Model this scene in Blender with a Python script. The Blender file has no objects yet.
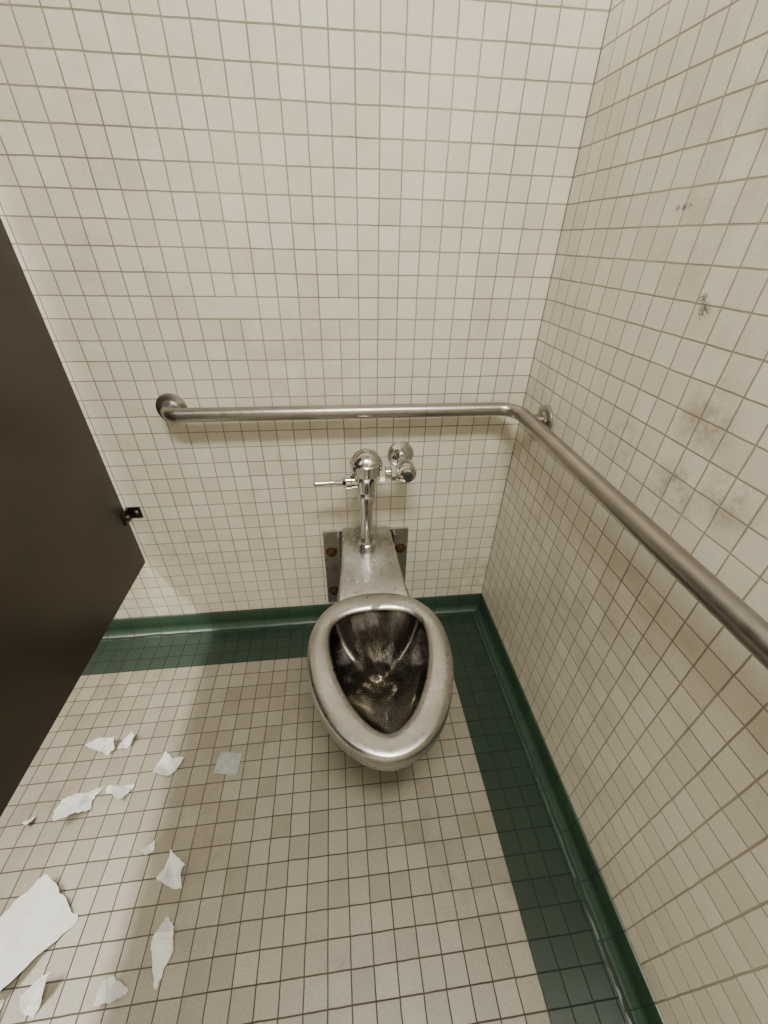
import bpy, bmesh, math, random
from mathutils import Vector, Matrix
random.seed(4)
scene = bpy.context.scene
COL = scene.collection
D, H = 1.12, 1.28          # camera distance to back wall / height
XR = 0.553                 # right wall
PITCH = 0.0490             # tile module

# ------------------------------------------------------------------ helpers
def link(o):
    COL.objects.link(o); return o
def empty(name, loc=(0,0,0)):
    e = bpy.data.objects.new(name, None); e.location = loc; e.empty_display_size=.05
    return link(e)
def mesh_obj(name, verts, faces, mat=None, smooth=False, parent=None):
    me = bpy.data.meshes.new(name); me.from_pydata([tuple(v) for v in verts], [], faces); me.update()
    bm = bmesh.new(); bm.from_mesh(me); bmesh.ops.recalc_face_normals(bm, faces=bm.faces); bm.to_mesh(me); bm.free()
    o = bpy.data.objects.new(name, me); link(o)
    if mat: me.materials.append(mat)
    if smooth:
        for p in me.polygons: p.use_smooth = True
    if parent: o.parent = parent
    return o
def box(name, lo, hi, mat, bevel=0, parent=None, seg=2):
    x0,y0,z0=lo; x1,y1,z1=hi
    v=[(x0,y0,z0),(x1,y0,z0),(x1,y1,z0),(x0,y1,z0),(x0,y0,z1),(x1,y0,z1),(x1,y1,z1),(x0,y1,z1)]
    f=[(0,3,2,1),(4,5,6,7),(0,1,5,4),(1,2,6,5),(2,3,7,6),(3,0,4,7)]
    o=mesh_obj(name,v,f,mat,parent=parent)
    if bevel:
        b=o.modifiers.new('b','BEVEL'); b.width=bevel; b.segments=seg; b.limit_method='ANGLE'
    return o
def sharp(o, ang=35):
    me=o.data
    bm=bmesh.new(); bm.from_mesh(me)
    for e in bm.edges:
        if len(e.link_faces)==2 and e.calc_face_angle(0)>math.radians(ang): e.smooth=False
    bm.to_mesh(me); bm.free()
def basis(axis):
    a=Vector(axis).normalized()
    t=Vector((0,0,1)) if abs(a.z)<.9 else Vector((0,1,0))
    u=a.cross(t).normalized(); w=a.cross(u).normalized()
    return a,u,w
def lathe(name, prof, origin, axis, mat, parent=None, n=40, ang=30):
    a,u,w=basis(axis); o=Vector(origin); vs=[]; fs=[]
    for (h,r) in prof:
        for i in range(n):
            t=2*math.pi*i/n
            vs.append(o+a*h+(u*math.cos(t)+w*math.sin(t))*max(r,1e-5))
    for k in range(len(prof)-1):
        for i in range(n):
            j=(i+1)%n
            fs.append((k*n+i,k*n+j,(k+1)*n+j,(k+1)*n+i))
    fs.append(tuple(range(n-1,-1,-1))); m=(len(prof)-1)*n; fs.append(tuple(m+i for i in range(n)))
    ob=mesh_obj(name,vs,fs,mat,True,parent); sharp(ob,ang); return ob
def fillet(pts, r, n=12):
    pts=[Vector(p) for p in pts]; out=[pts[0]]
    for i in range(1,len(pts)-1):
        p=pts[i]; a=(pts[i-1]-p).normalized(); b=(pts[i+1]-p).normalized()
        rr=r[i-1] if isinstance(r,(list,tuple)) else r
        th=a.angle(b); d=rr/math.tan(th/2)
        c=p+(a+b).normalized()*(rr/math.sin(th/2))
        s=p+a*d; e=p+b*d; v0=s-c; v1=e-c; tot=v0.angle(v1); ax=v0.cross(v1).normalized()
        for k in range(n+1):
            out.append(c+Matrix.Rotation(tot*k/n,3,ax)@v0)
    out.append(pts[-1]); return out
def tube(name, pts, r, mat, parent=None, n=28):
    pts=[Vector(p) for p in pts]; vs=[];fs=[]
    t0=(pts[1]-pts[0]).normalized(); _,u,_=basis(t0); 
    for i,p in enumerate(pts):
        if i==0: t=t0
        elif i==len(pts)-1: t=(pts[i]-pts[i-1]).normalized()
        else: t=((pts[i]-pts[i-1]).normalized()+(pts[i+1]-pts[i]).normalized()).normalized()
        u=(u-t*u.dot(t)).normalized(); w=t.cross(u)
        for k in range(n):
            a=2*math.pi*k/n; vs.append(p+(u*math.cos(a)+w*math.sin(a))*r)
    for i in range(len(pts)-1):
        for k in range(n):
            j=(k+1)%n; fs.append((i*n+k,i*n+j,(i+1)*n+j,(i+1)*n+k))
    fs.append(tuple(range(n-1,-1,-1))); m=(len(pts)-1)*n; fs.append(tuple(m+i for i in range(n)))
    o=mesh_obj(name,vs,fs,mat,True,parent); sharp(o,50); return o
def loft(name, rings, mat, parent=None, cap0=True, cap1=True, ang=50):
    n=len(rings[0]); vs=[v for r in rings for v in r]; fs=[]
    for k in range(len(rings)-1):
        for i in range(n):
            j=(i+1)%n; fs.append((k*n+i,k*n+j,(k+1)*n+j,(k+1)*n+i))
    if cap0: fs.append(tuple(range(n-1,-1,-1)))
    if cap1: m=(len(rings)-1)*n; fs.append(tuple(m+i for i in range(n)))
    o=mesh_obj(name,vs,fs,mat,True,parent); sharp(o,ang); return o

# ------------------------------------------------------------------ materials
def new_mat(name):
    m=bpy.data.materials.new(name); m.use_nodes=True
    nt=m.node_tree; b=nt.nodes['Principled BSDF']; return m,nt,b
def N(nt,t,**kw):
    n=nt.nodes.new(t)
    for k,v in kw.items(): setattr(n,k,v)
    return n
def mix(nt,fac,a,b,blend='MIX'):
    m=N(nt,'ShaderNodeMix',data_type='RGBA',blend_type=blend)
    for s,v in ((m.inputs[0],fac),(m.inputs[6],a),(m.inputs[7],b)):
        if hasattr(v,'is_output'): nt.links.new(v,s)
        elif isinstance(v,(int,float)): s.default_value=v
        else: s.default_value=(*v,1)
    return m.outputs[2]
def math_(nt,op,a,b=None,clamp=False):
    m=N(nt,'ShaderNodeMath',operation=op,use_clamp=clamp)
    for s,v in zip(m.inputs,(a,b)):
        if v is None: continue
        if hasattr(v,'is_output'): nt.links.new(v,s)
        else: s.default_value=v
    return m.outputs[0]
def ramp(nt,val,p0,p1,c0=0.,c1=1.):
    r=N(nt,'ShaderNodeMapRange'); nt.links.new(val,r.inputs[0])
    for i,v in zip((1,2,3,4),(p0,p1,c0,c1)): r.inputs[i].default_value=v
    return r.outputs[0]

def tile_mat(name, plane, c1, c2, grout, off=(0,0), gw=.0016, rough=.3, grime=(.33,.29,.22), grime_amt=.35,
             wob=.0012, spots=(), bump=.6, pitch=PITCH, groutvar=None, smooth=.4, fine=.16):
    m,nt,b=new_mat(name); L=nt.links.new
    tc=N(nt,'ShaderNodeTexCoord'); obj=tc.outputs['Object']
    sep=N(nt,'ShaderNodeSeparateXYZ'); L(obj,sep.inputs[0])
    ax={'xz':(0,2),'yz':(1,2),'xy':(0,1)}[plane]
    nz=N(nt,'ShaderNodeTexNoise'); nz.inputs['Scale'].default_value=22; nz.inputs['Detail'].default_value=2; L(obj,nz.inputs['Vector'])
    s2=N(nt,'ShaderNodeSeparateXYZ'); L(nz.outputs['Color'],s2.inputs[0])
    cb=N(nt,'ShaderNodeCombineXYZ')
    for i in (0,1):
        w=math_(nt,'MULTIPLY',math_(nt,'SUBTRACT',s2.outputs[i],.5),wob*2)
        L(math_(nt,'ADD',math_(nt,'ADD',sep.outputs[ax[i]],80*pitch-off[i]),w),cb.inputs[i])
    br=N(nt,'ShaderNodeTexBrick'); L(cb.outputs[0],br.inputs['Vector'])
    br.offset=0; br.squash=1
    I=br.inputs
    I['Scale'].default_value=1; I['Brick Width'].default_value=pitch; I['Row Height'].default_value=pitch
    I['Mortar Size'].default_value=gw; I['Mortar Smooth'].default_value=smooth
    I['Color1'].default_value=(*c1,1); I['Color2'].default_value=(*c2,1)
    g=N(nt,'ShaderNodeTexNoise'); g.inputs['Scale'].default_value=3.; g.inputs['Detail'].default_value=6; g.inputs['Roughness'].default_value=.65; L(obj,g.inputs['Vector'])
    gv=ramp(nt,g.outputs['Fac'],.35,.65)
    gcol=mix(nt,gv,grout,groutvar or tuple(c*.5 for c in grout))
    L(gcol,I['Mortar'])
    col=br.outputs['Color']
    f2=N(nt,'ShaderNodeTexNoise'); f2.inputs['Scale'].default_value=14; f2.inputs['Detail'].default_value=8; f2.inputs['Roughness'].default_value=.75; L(obj,f2.inputs['Vector'])
    gm=math_(nt,'MULTIPLY',ramp(nt,g.outputs['Fac'],.42,.72),ramp(nt,f2.outputs['Fac'],.40,.68))
    col=mix(nt,math_(nt,'MULTIPLY',gm,grime_amt),col,grime)
    f3=N(nt,'ShaderNodeTexNoise'); f3.inputs['Scale'].default_value=260; f3.inputs['Detail'].default_value=3; L(obj,f3.inputs['Vector'])
    col=mix(nt,math_(nt,'MULTIPLY',ramp(nt,f3.outputs['Fac'],.45,.75),fine),col,grime)
    for (p,r,c,amt) in spots:
        vd=N(nt,'ShaderNodeVectorMath',operation='DISTANCE'); L(obj,vd.inputs[0]); vd.inputs[1].default_value=p
        k=math_(nt,'MULTIPLY',ramp(nt,vd.outputs['Value'],r,r*.35),ramp(nt,f2.outputs['Fac'],.4,.6) if r>.02 else ramp(nt,f3.outputs['Fac'],.42,.5))
        col=mix(nt,math_(nt,'MULTIPLY',k,amt),col,c)
    L(col,b.inputs['Base Color'])
    L(ramp(nt,br.outputs['Fac'],0,1,rough,.85),b.inputs['Roughness'])
    bp=N(nt,'ShaderNodeBump'); bp.inputs['Strength'].default_value=bump; bp.inputs['Distance'].default_value=.002
    h=math_(nt,'ADD',math_(nt,'SUBTRACT',1.0,br.outputs['Fac']),math_(nt,'MULTIPLY',f2.outputs['Fac'],.25))
    L(h,bp.inputs['Height']); L(bp.outputs[0],b.inputs['Normal'])
    return m
cream1=(.81,.77,.665); cream2=(.70,.66,.555); wgrout=(.43,.385,.305)
BASE_H=.080
st=(.25,.185,.135)
m_wall_b=tile_mat('wall_tile_back','xz',cream1,cream2,wgrout,off=(XR,BASE_H),gw=.0018,grime_amt=.45,
    spots=[((.02,0,.50),.12,(.36,.29,.18),.4),((-.1,0,1.0),.25,(.45,.38,.28),.3),((.5,0,.2),.15,(.4,.33,.22),.4),((-.5,0,.3),.25,(.4,.33,.22),.3),
           ((.30,0,1.9),.35,(.45,.42,.34),.3)])
m_wall_r=tile_mat('wall_tile_side','yz',cream1,cream2,wgrout,off=(0,BASE_H),gw=.0018,grime_amt=.6,
    spots=[((XR,-.605,.942),.06,st,.9),((XR,-.60,1.06),.07,st,.6),((XR,-.69,.98),.06,st,.6),((XR,-.45,.96),.05,st,.45),((XR,-.50,1.35),.25,(.42,.38,.31),.35),
           ((XR,-.511,1.20),.014,(.08,.07,.06),.9),((XR,-.50,1.215),.010,(.08,.07,.06),.9),
           ((XR,-.39,1.33),.007,(.10,.08,.07),.9),((XR,-.402,1.331),.006,(.10,.08,.07),.9),((XR,-.377,1.329),.006,(.10,.08,.07),.9)])
m_floor=tile_mat('floor_tile','xy',(.300,.278,.225),(.228,.207,.163),(.034,.028,.021),off=(.363,-.178),gw=.0017,rough=.4,
                 grime=(.080,.068,.050),grime_amt=.7,groutvar=(.080,.067,.052),fine=.35,smooth=.6)
m_gfloor=tile_mat('green_floor_tile','xy',(.016,.038,.024),(.012,.030,.019),(.008,.011,.009),off=(.363,-.178),gw=.0014,rough=.28,
                 grime=(.02,.025,.02),grime_amt=.6)
gb1,gb2=(.027,.066,.040),(.021,.052,.032)
m_gbase_b=tile_mat('green_base_back','xz',gb1,gb2,(.02,.032,.024),off=(XR,BASE_H+.02),gw=.0012,rough=.36,
                 grime=(.02,.035,.026),grime_amt=.5,pitch=.098)
m_gbase_r=tile_mat('green_base_side','yz',gb1,gb2,(.02,.032,.024),off=(0,BASE_H+.02),gw=.0012,rough=.36,
                 grime=(.02,.035,.026),grime_amt=.5,pitch=.098)

def metal(name, col, rough, brushed=0, scl=(1,1,1), dark=None, bump=True, lo=.35, hi=.7):
    m,nt,b=new_mat(name); L=nt.links.new
    b.inputs['Metallic'].default_value=1
    tc=N(nt,'ShaderNodeTexCoord'); mp=N(nt,'ShaderNodeMapping'); L(tc.outputs['Object'],mp.inputs[0]); mp.inputs['Scale'].default_value=scl
    n1=N(nt,'ShaderNodeTexNoise'); n1.inputs['Scale'].default_value=60; n1.inputs['Detail'].default_value=6; L(mp.outputs[0],n1.inputs['Vector'])
    n2=N(nt,'ShaderNodeTexNoise'); n2.inputs['Scale'].default_value=9; n2.inputs['Detail'].default_value=7; n2.inputs['Roughness'].default_value=.65
    L(mp.outputs[0] if scl!=(1,1,1) else tc.outputs['Object'],n2.inputs['Vector'])
    L(mix(nt,ramp(nt,n2.outputs['Fac'],lo,hi),col,dark or tuple(c*.75 for c in col)),b.inputs['Base Color'])
    L(math_(nt,'ADD',ramp(nt,n1.outputs['Fac'],.3,.7,rough-brushed,rough+brushed),ramp(nt,n2.outputs['Fac'],.3,.7,-.03,.05)),b.inputs['Roughness'])
    if brushed and bump:
        bp=N(nt,'ShaderNodeBump'); bp.inputs['Strength'].default_value=.08; bp.inputs['Distance'].default_value=.001
        L(n1.outputs['Fac'],bp.inputs['Height']); L(bp.outputs[0],b.inputs['Normal'])
    return m
m_steel=metal('brushed_steel',(.53,.52,.50),.30,.06,(1,1,1))
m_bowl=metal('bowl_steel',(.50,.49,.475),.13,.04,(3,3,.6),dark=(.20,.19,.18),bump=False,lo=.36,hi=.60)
m_bar=metal('bar_steel',(.40,.375,.35),.34,.06,(1,1,1))
m_chrome=metal('chrome',(.70,.69,.68),.09)
m_rust=metal('rusty_bolt',(.16,.09,.06),.6)
m_darkmetal=metal('dark_bracket_metal',(.10,.09,.085),.4)
def plain(name,col,rough=.5,var=.2,scale=8,**kw):
    m,nt,b=new_mat(name); L=nt.links.new
    tc=N(nt,'ShaderNodeTexCoord'); n=N(nt,'ShaderNodeTexNoise'); n.inputs['Scale'].default_value=scale; n.inputs['Detail'].default_value=6; L(tc.outputs['Object'],n.inputs['Vector'])
    L(mix(nt,ramp(nt,n.outputs['Fac'],.3,.7),col,tuple(c*(1-var) for c in col)),b.inputs['Base Color'])
    b.inputs['Roughness'].default_value=rough
    for k,v in kw.items(): b.inputs[k].default_value=v
    return m
m_part=plain('partition_brown',(.038,.028,.021),.36,.35,5)
m_paper=plain('tissue_paper',(.64,.655,.655),.9,.12,60)
m_paperwet=plain('damp_tissue_paper',(.34,.37,.355),.5,.25,60)
m_ceil=plain('ceiling_paint',(.75,.73,.68),.9,.05,3)
m_lens=plain('fixture_housing',(.8,.8,.78),.5,.03)
m_patch=plain('tile_patch',(.77,.73,.63),.5,.1,30)
m_caulk=plain('corner_grout',(.22,.19,.15),.9,.3,20)
m_water,nt,b=new_mat('water'); b.inputs['Base Color'].default_value=(.45,.42,.36,1); b.inputs['Roughness'].default_value=.22; b.inputs['Transmission Weight'].default_value=1; b.inputs['IOR'].default_value=1.2
m_black=plain('black_rubber',(.03,.03,.03),.4,.2)

# ------------------------------------------------------------------ room shell
XL,YF,ZC=-3.0,-3.2,2.6
box('wall_back',(XL,0,0),(XR+.1,.1,ZC),m_wall_b)
box('wall_right',(XR,YF,0),(XR+.1,0,ZC),m_wall_r)
box('wall_left',(XL-.1,YF,0),(XL,.1,ZC),m_wall_r)
box('wall_front',(XL-.1,YF-.1,0),(XR+.1,YF,ZC),m_wall_b)
box('ceiling',(XL-.1,YF-.1,ZC),(XR+.1,.1,ZC+.1),m_ceil)
box('trim_corner_grout',(XR-.0018,-.0018,BASE_H),(XR+.001,.001,ZC),m_caulk)
GX,GY=.363,-.178
fl=mesh_obj('floor',[(XL,YF,0),(GX,YF,0),(XR,YF,0),(XL,GY,0),(GX,GY,0),(XR,GY,0),(XL,0,0),(GX,0,0),(XR,0,0)],
   [(0,1,4,3),(1,2,5,4),(3,4,7,6),(4,5,8,7)],m_floor)
fl.data.materials.append(m_gfloor)
for i in (1,2,3): fl.data.polygons[i].material_index=1
def cove():
    r=.030; t=.006; p=[(0,0),(t+r,0.0005)]
    for k in range(1,9):
        a=math.pi/2*k/8; p.append((t+r-r*math.sin(a), r-r*math.cos(a)+.0005))
    p+= [(t,BASE_H-.005),(t-.002,BASE_H-.001),(0,BASE_H)]
    return p
cp=cove()
def extrude_prof(name,f,a,b,mat):
    n=len(cp); vs=[f(d,z,a(d)) for d,z in cp]+[f(d,z,b(d)) for d,z in cp]
    fs=[(i,(i+1)%n,n+(i+1)%n,n+i) for i in range(n)]+[tuple(range(n)),tuple(range(2*n-1,n-1,-1))]
    o=mesh_obj(name,vs,fs,mat,True); sharp(o,30); return o
extrude_prof('baseboard_back',lambda d,z,s:(s,-d,z),lambda d:XL,lambda d:XR-d,m_gbase_b)
extrude_prof('baseboard_right',lambda d,z,s:(XR-d,s,z),lambda d:YF,lambda d:-d,m_gbase_r)

# replaced tiles with smeared filler, sitting in one tile row
pt=empty('tile_patch_repair')
zr=BASE_H+PITCH*21
xg=lambda k: XR-PITCH*k
box('patch_a',(xg(18)+.001,-.0008,zr+.002),(xg(15)-.001,.002,zr+PITCH-.002),m_patch,.0006,pt)
box('patch_b',(xg(12)+.001,-.0008,zr+.002),(xg(10.3)-.001,.002,zr+PITCH-.002),m_patch,.0006,pt)

# ------------------------------------------------------------------ partition
pp=empty('toilet_partition')
box('panel',(-.695,-1.65,.363),(-.670,-.018,2.12),m_part,.003,pp)  # unseen top raised to keep the left light off the upper wall
for nm,z in (('',.535),('_top',1.60)):
    box('bracket_wall_leaf'+nm,(-.672,-.004,z),(-.632,-.0005,z+.04),m_darkmetal,.001,pp)
    box('bracket_panel_leaf'+nm,(-.6705,-.045,z),(-.664,-.002,z+.04),m_darkmetal,.001,pp)
    lathe('bracket_bolt'+nm,[(0,.010),(.005,.010),(.009,.006),(.010,.001)],(-.645,-.003,z+.02),(0,-1,0),m_darkmetal,pp,16)
    lathe('bracket_panel_bolt'+nm,[(0,.010),(.005,.010),(.010,.007),(.012,.001)],(-.665,-.030,z+.02),(1,0,0),m_darkmetal,pp,16)

# ------------------------------------------------------------------ grab bar
gb=empty('grab_bar')
BZ=.885; OFF=.058; br=.019; OR=.047
path=fillet([(-.451,-.003,BZ+.003),(-.451,-OFF,BZ+.003),(XR-OR,-OFF+.004,BZ),(XR-OR,-1.10,BZ-.006),(XR-.003,-1.10,BZ-.006)],[.036,.055,.034],14)
tube('bar',path,br,m_bar,gb)
fp=[(0,.041),(.003,.041),(.006,.039),(.008,.034),(.0085,.024),(.012,.021),(.014,.019)]
lathe('flange_left',fp,(-.451,-.0005,BZ+.003),(0,-1,0),m_bar,gb)
lathe('flange_corner',fp,(XR-.0005,-.146,BZ),(-1,0,0),m_bar,gb)
tube('corner_post',[(XR-.003,-.146,BZ),(XR-OR,-.146,BZ)],.016,m_bar,gb)
lathe('flange_end',fp,(XR-.0005,-1.10,BZ-.006),(-1,0,0),m_bar,gb)

# ------------------------------------------------------------------ toilet
CX=.076
to=empty('toilet')
NP=72
def egg(w,yc,ab,af,z,nb=2.3,nf=1.9,cx=CX):
    out=[]
    for i in range(NP):
        t=2*math.pi*i/NP; c,s=math.cos(t),math.sin(t)
        n=nb if s>0 else nf; a=ab if s>0 else af
        x=math.copysign(abs(c)**(2/n),c)*w; y=math.copysign(abs(s)**(2/n),s)*a
        out.append(Vector((cx+x,yc+y,z)))
    return out
RZ=.430
rings=[
 egg(.045,-.36,.06,.06,.150),
 egg(.075,-.38,.09,.10,.170),
 egg(.098,-.41,.13,.15,.22),
 egg(.120,-.43,.15,.19,.29),
 egg(.142,-.46,.17,.225,.340),
 egg(.160,-.475,.175,.248,.372),
 egg(.168,-.48,.178,.258,.386),
 egg(.1795,-.48,.186,.2700,.388),
 egg(.183,-.48,.189,.2735,.392),
 egg(.182,-.48,.1895,.2700,RZ-.012),
 egg(.179,-.48,.188,.2670,RZ-.004),
 egg(.173,-.48,.182,.261,RZ),
 egg(.158,-.475,.164,.252,RZ),
 egg(.138,-.458,.125,.252,RZ-.001,2.5,1.75),
 egg(.131,-.450,.100,.249,RZ-.005,2.6,1.7),
 egg(.127,-.447,.094,.246,RZ-.011,2.6,1.7),
 egg(.125,-.446,.092,.242,RZ-.022,2.6,1.7),
 egg(.121,-.446,.091,.230,.385,2.6,1.7),
 egg(.111,-.443,.086,.205,.345,2.5,1.75),
 egg(.094,-.438,.076,.165,.30,2.4,1.8),
 egg(.074,-.432,.064,.118,.26,2.2,2),
 egg(.056,-.43,.052,.075,.225,2,2),
 egg(.043,-.43,.04,.048,.195,2,2),
 egg(.030,-.43,.030,.034,.175,2,2),
 egg(.012,-.43,.012,.014,.165,2,2)]
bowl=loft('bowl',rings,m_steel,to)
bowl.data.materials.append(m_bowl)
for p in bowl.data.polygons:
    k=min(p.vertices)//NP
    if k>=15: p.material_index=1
loft('water',[egg(.0555,-.43,.0515,.0745,.2245,2,2),egg(.0555,-.43,.0515,.0745,.2249,2,2)],m_water,to)
def rrect(y,x0,x1,z0,z1,r,n=6,top_in=0):
    out=[]; 
    for (cx,cz,a0) in ((x1-r-top_in,z1-r,0),(x0+r+top_in,z1-r,90),(x0+r,z0+r,180),(x1-r,z0+r,270)):
        for k in range(n+1):
            a=math.radians(a0+90*k/n); out.append(Vector((cx+r*math.cos(a),y,cz+r*math.sin(a))))
    return out
secs=[rrect(-.012,CX-.080,CX+.080,.13,.458,.006),
      rrect(-.06,CX-.083,CX+.083,.135,.458,.006),
      rrect(-.13,CX-.086,CX+.086,.14,.457,.007),
      rrect(-.20,CX-.090,CX+.090,.145,.450,.008),
      rrect(-.26,CX-.098,CX+.098,.15,.438,.010),
      rrect(-.31,CX-.108,CX+.108,.155,.424,.012),
      rrect(-.345,CX-.10,CX+.10,.165,.400,.012)]
loft('neck',secs,m_steel,to)
box('mounting_plate',(CX-.150,-.010,.10),(CX+.150,-.0008,.445),m_steel,.002,to)
box('plate_rib_left',(CX-.100,-.040,.11),(CX-.094,-.009,.440),m_steel,.001,to)
box('plate_rib_right',(CX+.094,-.040,.11),(CX+.100,-.009,.440),m_steel,.001,to)
for i,(x,z) in enumerate(((-.124,.355),(.124,.355),(-.124,.165),(.124,.165))):
    lathe('bolt_%d'%(i+1),[(0,.020),(.003,.020),(.004,.013),(.014,.013),(.016,.008)],(CX+x,-.009,z),(0,-1,0),m_rust,to,18)
for i,x in enumerate((-.078,.078)):
    lathe('neck_screw_%d'%(i+1),[(0,.006),(.002,.005),(.003,.001)],(CX+x,-.245,.440),(0,0,1),m_chrome,to,16)

# ------------------------------------------------------------------ flush valve
fv=empty('flush_valve')
VX,VY=.070,-.12
lathe('spud_nut',[(0,.030),(.006,.030),(.006,.026),(.022,.026),(.026,.021),(.034,.019)],(VX,VY,.456),(0,0,1),m_chrome,fv,40)
lathe('tailpiece',[(0,.0195),(.170,.0195)],(VX,VY,.480),(0,0,1),m_chrome,fv)
lathe('vacuum_breaker_nut',[(0,.020),(.003,.0255),(.024,.0255),(.028,.020)],(VX,VY,.632),(0,0,1),m_chrome,fv)
lathe('valve_body',[(0,.020),(.010,.024),(.018,.031),(.055,.033),(.066,.037),(.074,.042),(.090,.042)],(VX,VY,.658),(0,0,1),m_chrome,fv)
lathe('valve_cap',[(0,.042),(.002,.046),(.018,.046),(.021,.043),(.026,.042),(.038,.034),(.046,.024),(.050,.014),(.052,.013),(.054,.010),(.0545,.001)],(VX,VY,.748),(0,0,1),m_chrome,fv,48,18)
lathe('handle_socket',[(0,.020),(.020,.020),(.022,.023),(.036,.023),(.040,.018),(.046,.012)],(VX-.022,VY,.703),(-1,0,0),m_chrome,fv)
lathe('handle',[(0,.009),(.010,.0085),(.030,.0065),(.060,.0065),(.080,.008),(.086,.0085),(.090,.006)],(VX-.060,VY,.703),(-1,0,-.03),m_chrome,fv)
lathe('inlet_pipe',[(0,.017),(.080,.017)],(VX+.02,VY,.728),(1,0,0),m_chrome,fv)
lathe('inlet_nut',[(0,.018),(.003,.025),(.018,.025),(.021,.018)],(VX+.034,VY,.728),(1,0,0),m_chrome,fv,8,20)
lathe('stop_coupling',[(0,.018),(.003,.024),(.016,.024),(.019,.018)],(VX+.068,VY,.728),(1,0,0),m_chrome,fv,8,20)
SX=.186
lathe('supply_pipe',[(0,.0165),(.12,.0165)],(SX,-.003,.728),(0,-1,0),m_chrome,fv)
lathe('wall_escutcheon',[(0,.042),(.003,.042),(.008,.039),(.012,.028),(.014,.020)],(SX,-.0005,.728),(0,-1,0),m_chrome,fv)
lathe('stop_body',[(0,.019),(.01,.025),(.03,.029),(.055,.029),(.062,.027),(.064,.021),(.072,.020),(.075,.015)],(SX,-.072,.728),(0,-1,0),m_chrome,fv)
lathe('stop_cap_screw',[(0,.010),(.003,.009),(.003,.001)],(SX,-.1465,.728),(0,-1,0),m_black,fv,20)
lathe('stop_side',[(0,.018),(.05,.018)],(SX-.05,VY,.728),(1,0,0),m_chrome,fv)

# ------------------------------------------------------------------ torn tissue on floor
tp=empty('toilet_paper_scraps')
def scrap(i,x,y,sx,sy,rot,mat=m_paper,h=.018,corners=None,folds=4,seed=3):
    rnd=random.Random(seed+i*17)
    if corners is None:
        m=rnd.choice((5,6,7,8)); base=rnd.random()*6.28; corners=[]
        for k in range(m):
            a=base+2*math.pi*(k+rnd.uniform(-.3,.3))/m; r=rnd.uniform(.75,1.2) if k%2 else rnd.uniform(.40,.85)
            corners.append((math.cos(a)*r,math.sin(a)*r))
    m=len(corners); per=max(4,48//m); bd=[]
    for k in range(m):
        p=corners[k]; q=corners[(k+1)%m]; jag=.05
        for s in range(per):
            t=s/per; jx,jy=(rnd.uniform(-jag,jag),rnd.uniform(-jag,jag)) if s else (0,0)
            bd.append(((p[0]+(q[0]-p[0])*t+jx)*sx/2,(p[1]+(q[1]-p[1])*t+jy)*sy/2))
    n=len(bd); g=14; size=(sx+sy)/2
    fl_=[]
    for k in range(folds):
        a=rnd.random()*math.pi; fl_.append((math.cos(a),math.sin(a),rnd.uniform(-.32,.32)*size,(1 if k%2 else -1)*rnd.uniform(.6,1)))
    def hh(px,py):
        return sum(w*abs(px*ca+py*sa-c) for ca,sa,c,w in fl_)+ .02*size*math.sin(px*160+py*90)
    P=[(0,0)]+[(bx*j/g,by*j/g) for j in range(1,g+1) for bx,by in bd]
    Z=[hh(*p) for p in P]; lo,hi=min(Z),max(Z)
    cr,sr=math.cos(rot),math.sin(rot)
    vs=[Vector((x+px*cr-py*sr,y-D+px*sr+py*cr,.0015+h*(z-lo)/(hi-lo))) for (px,py),z in zip(P,Z)]
    fs=[(0,1+k,1+(k+1)%n) for k in range(n)]
    for j in range(g-1):
        for k in range(n):
            a=1+j*n+k; b_=1+j*n+(k+1)%n; fs.append((a,a+n,b_+n,b_))
    o=mesh_obj('scrap_%d'%i,vs,fs,mat,True,tp); sharp(o,12)
    return o
Q=[(-1,-1),(-.1,-.93),(1,-1),(1.02,.0),(.95,1),(0,.95),(-.95,1),(-1,.1)]
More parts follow.
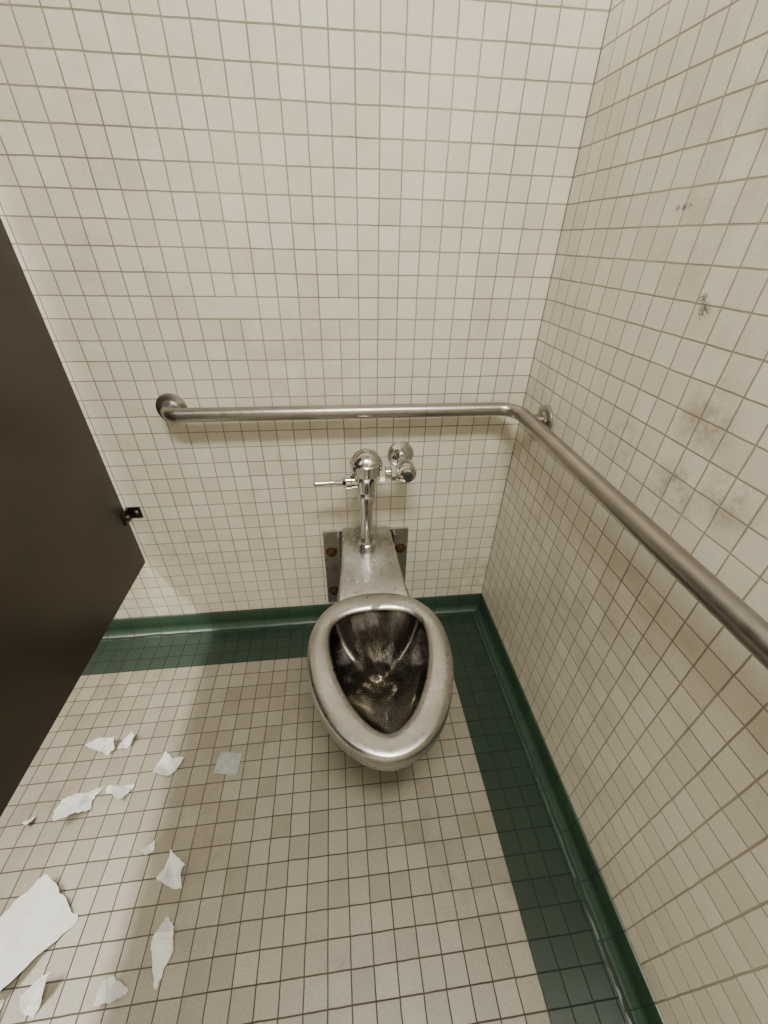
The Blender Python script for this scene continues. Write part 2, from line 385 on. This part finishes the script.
S=[(-.742,.676,.085,.06,.2),(-.680,.692,.055,.05,.5),(-.541,.606,.085,.09,.3),(-.370,.597,.066,.060,-.18),
   (-.743,.528,.12,.08,.5),(-.649,.549,.065,.055,.6),(-.855,.506,.03,.025,.1),(-.521,.408,.035,.042,0),
   (-.442,.359,.06,.08,.3),(-.735,.285,.15,.13,.85),(-.429,.235,.08,.115,-.2),(-.655,.194,.05,.08,-.5),
   (-.740,.165,.07,.10,.2),(-.510,.181,.065,.08,.4)]
for i,(x,y,sx,sy,r) in enumerate(S):
    big=(i==9); wet=(i==3)
    scrap(i+1,x,y,sx,sy,r,m_paperwet if wet else m_paper,h=.004 if wet else (.034 if big else min(.042,.46*max(sx,sy))),
          corners=Q if (big or wet) else None,folds=7 if big else 6)

# ------------------------------------------------------------------ lights
def fixture(name,x,y,lx,ly,power,col):
    e=empty(name)
    box('housing',(x-lx/2-.03,y-ly/2-.03,ZC-.06),(x+lx/2+.03,y+ly/2+.03,ZC-.001),m_lens,.004,e)
    li=bpy.data.lights.new('tube_light','AREA'); li.shape='RECTANGLE'; li.size=lx; li.size_y=ly; li.energy=power; li.color=col
    o=bpy.data.objects.new('tube_light',li); o.location=(x,y,ZC-.065); link(o); o.parent=e
fixture('ceiling_light_fixture',-1.7,-.9,.3,1.2,104,(1,.95,.84))
fixture('ceiling_light_fixture.001',.05,-1.30,.7,.3,50,(1,.95,.84))
w=bpy.data.worlds.new('world'); scene.world=w; w.use_nodes=True
w.node_tree.nodes['Background'].inputs[0].default_value=(.5,.48,.42,1); w.node_tree.nodes['Background'].inputs[1].default_value=.1

# ------------------------------------------------------------------ camera
cam=bpy.data.cameras.new('camera'); co=bpy.data.objects.new('camera',cam); link(co)
cam.sensor_fit='VERTICAL'; cam.sensor_height=24; cam.lens=400/1024*24; cam.clip_start=.01
right=Vector((.9937,-.1104,.0183)); down=Vector((-.0472,-.562,-.8258)); fwd=Vector((.1015,.8197,-.5637))
M=Matrix((right,-down,-fwd)).transposed().to_4x4(); M.translation=Vector((0,-D,H)); co.matrix_world=M
scene.camera=co
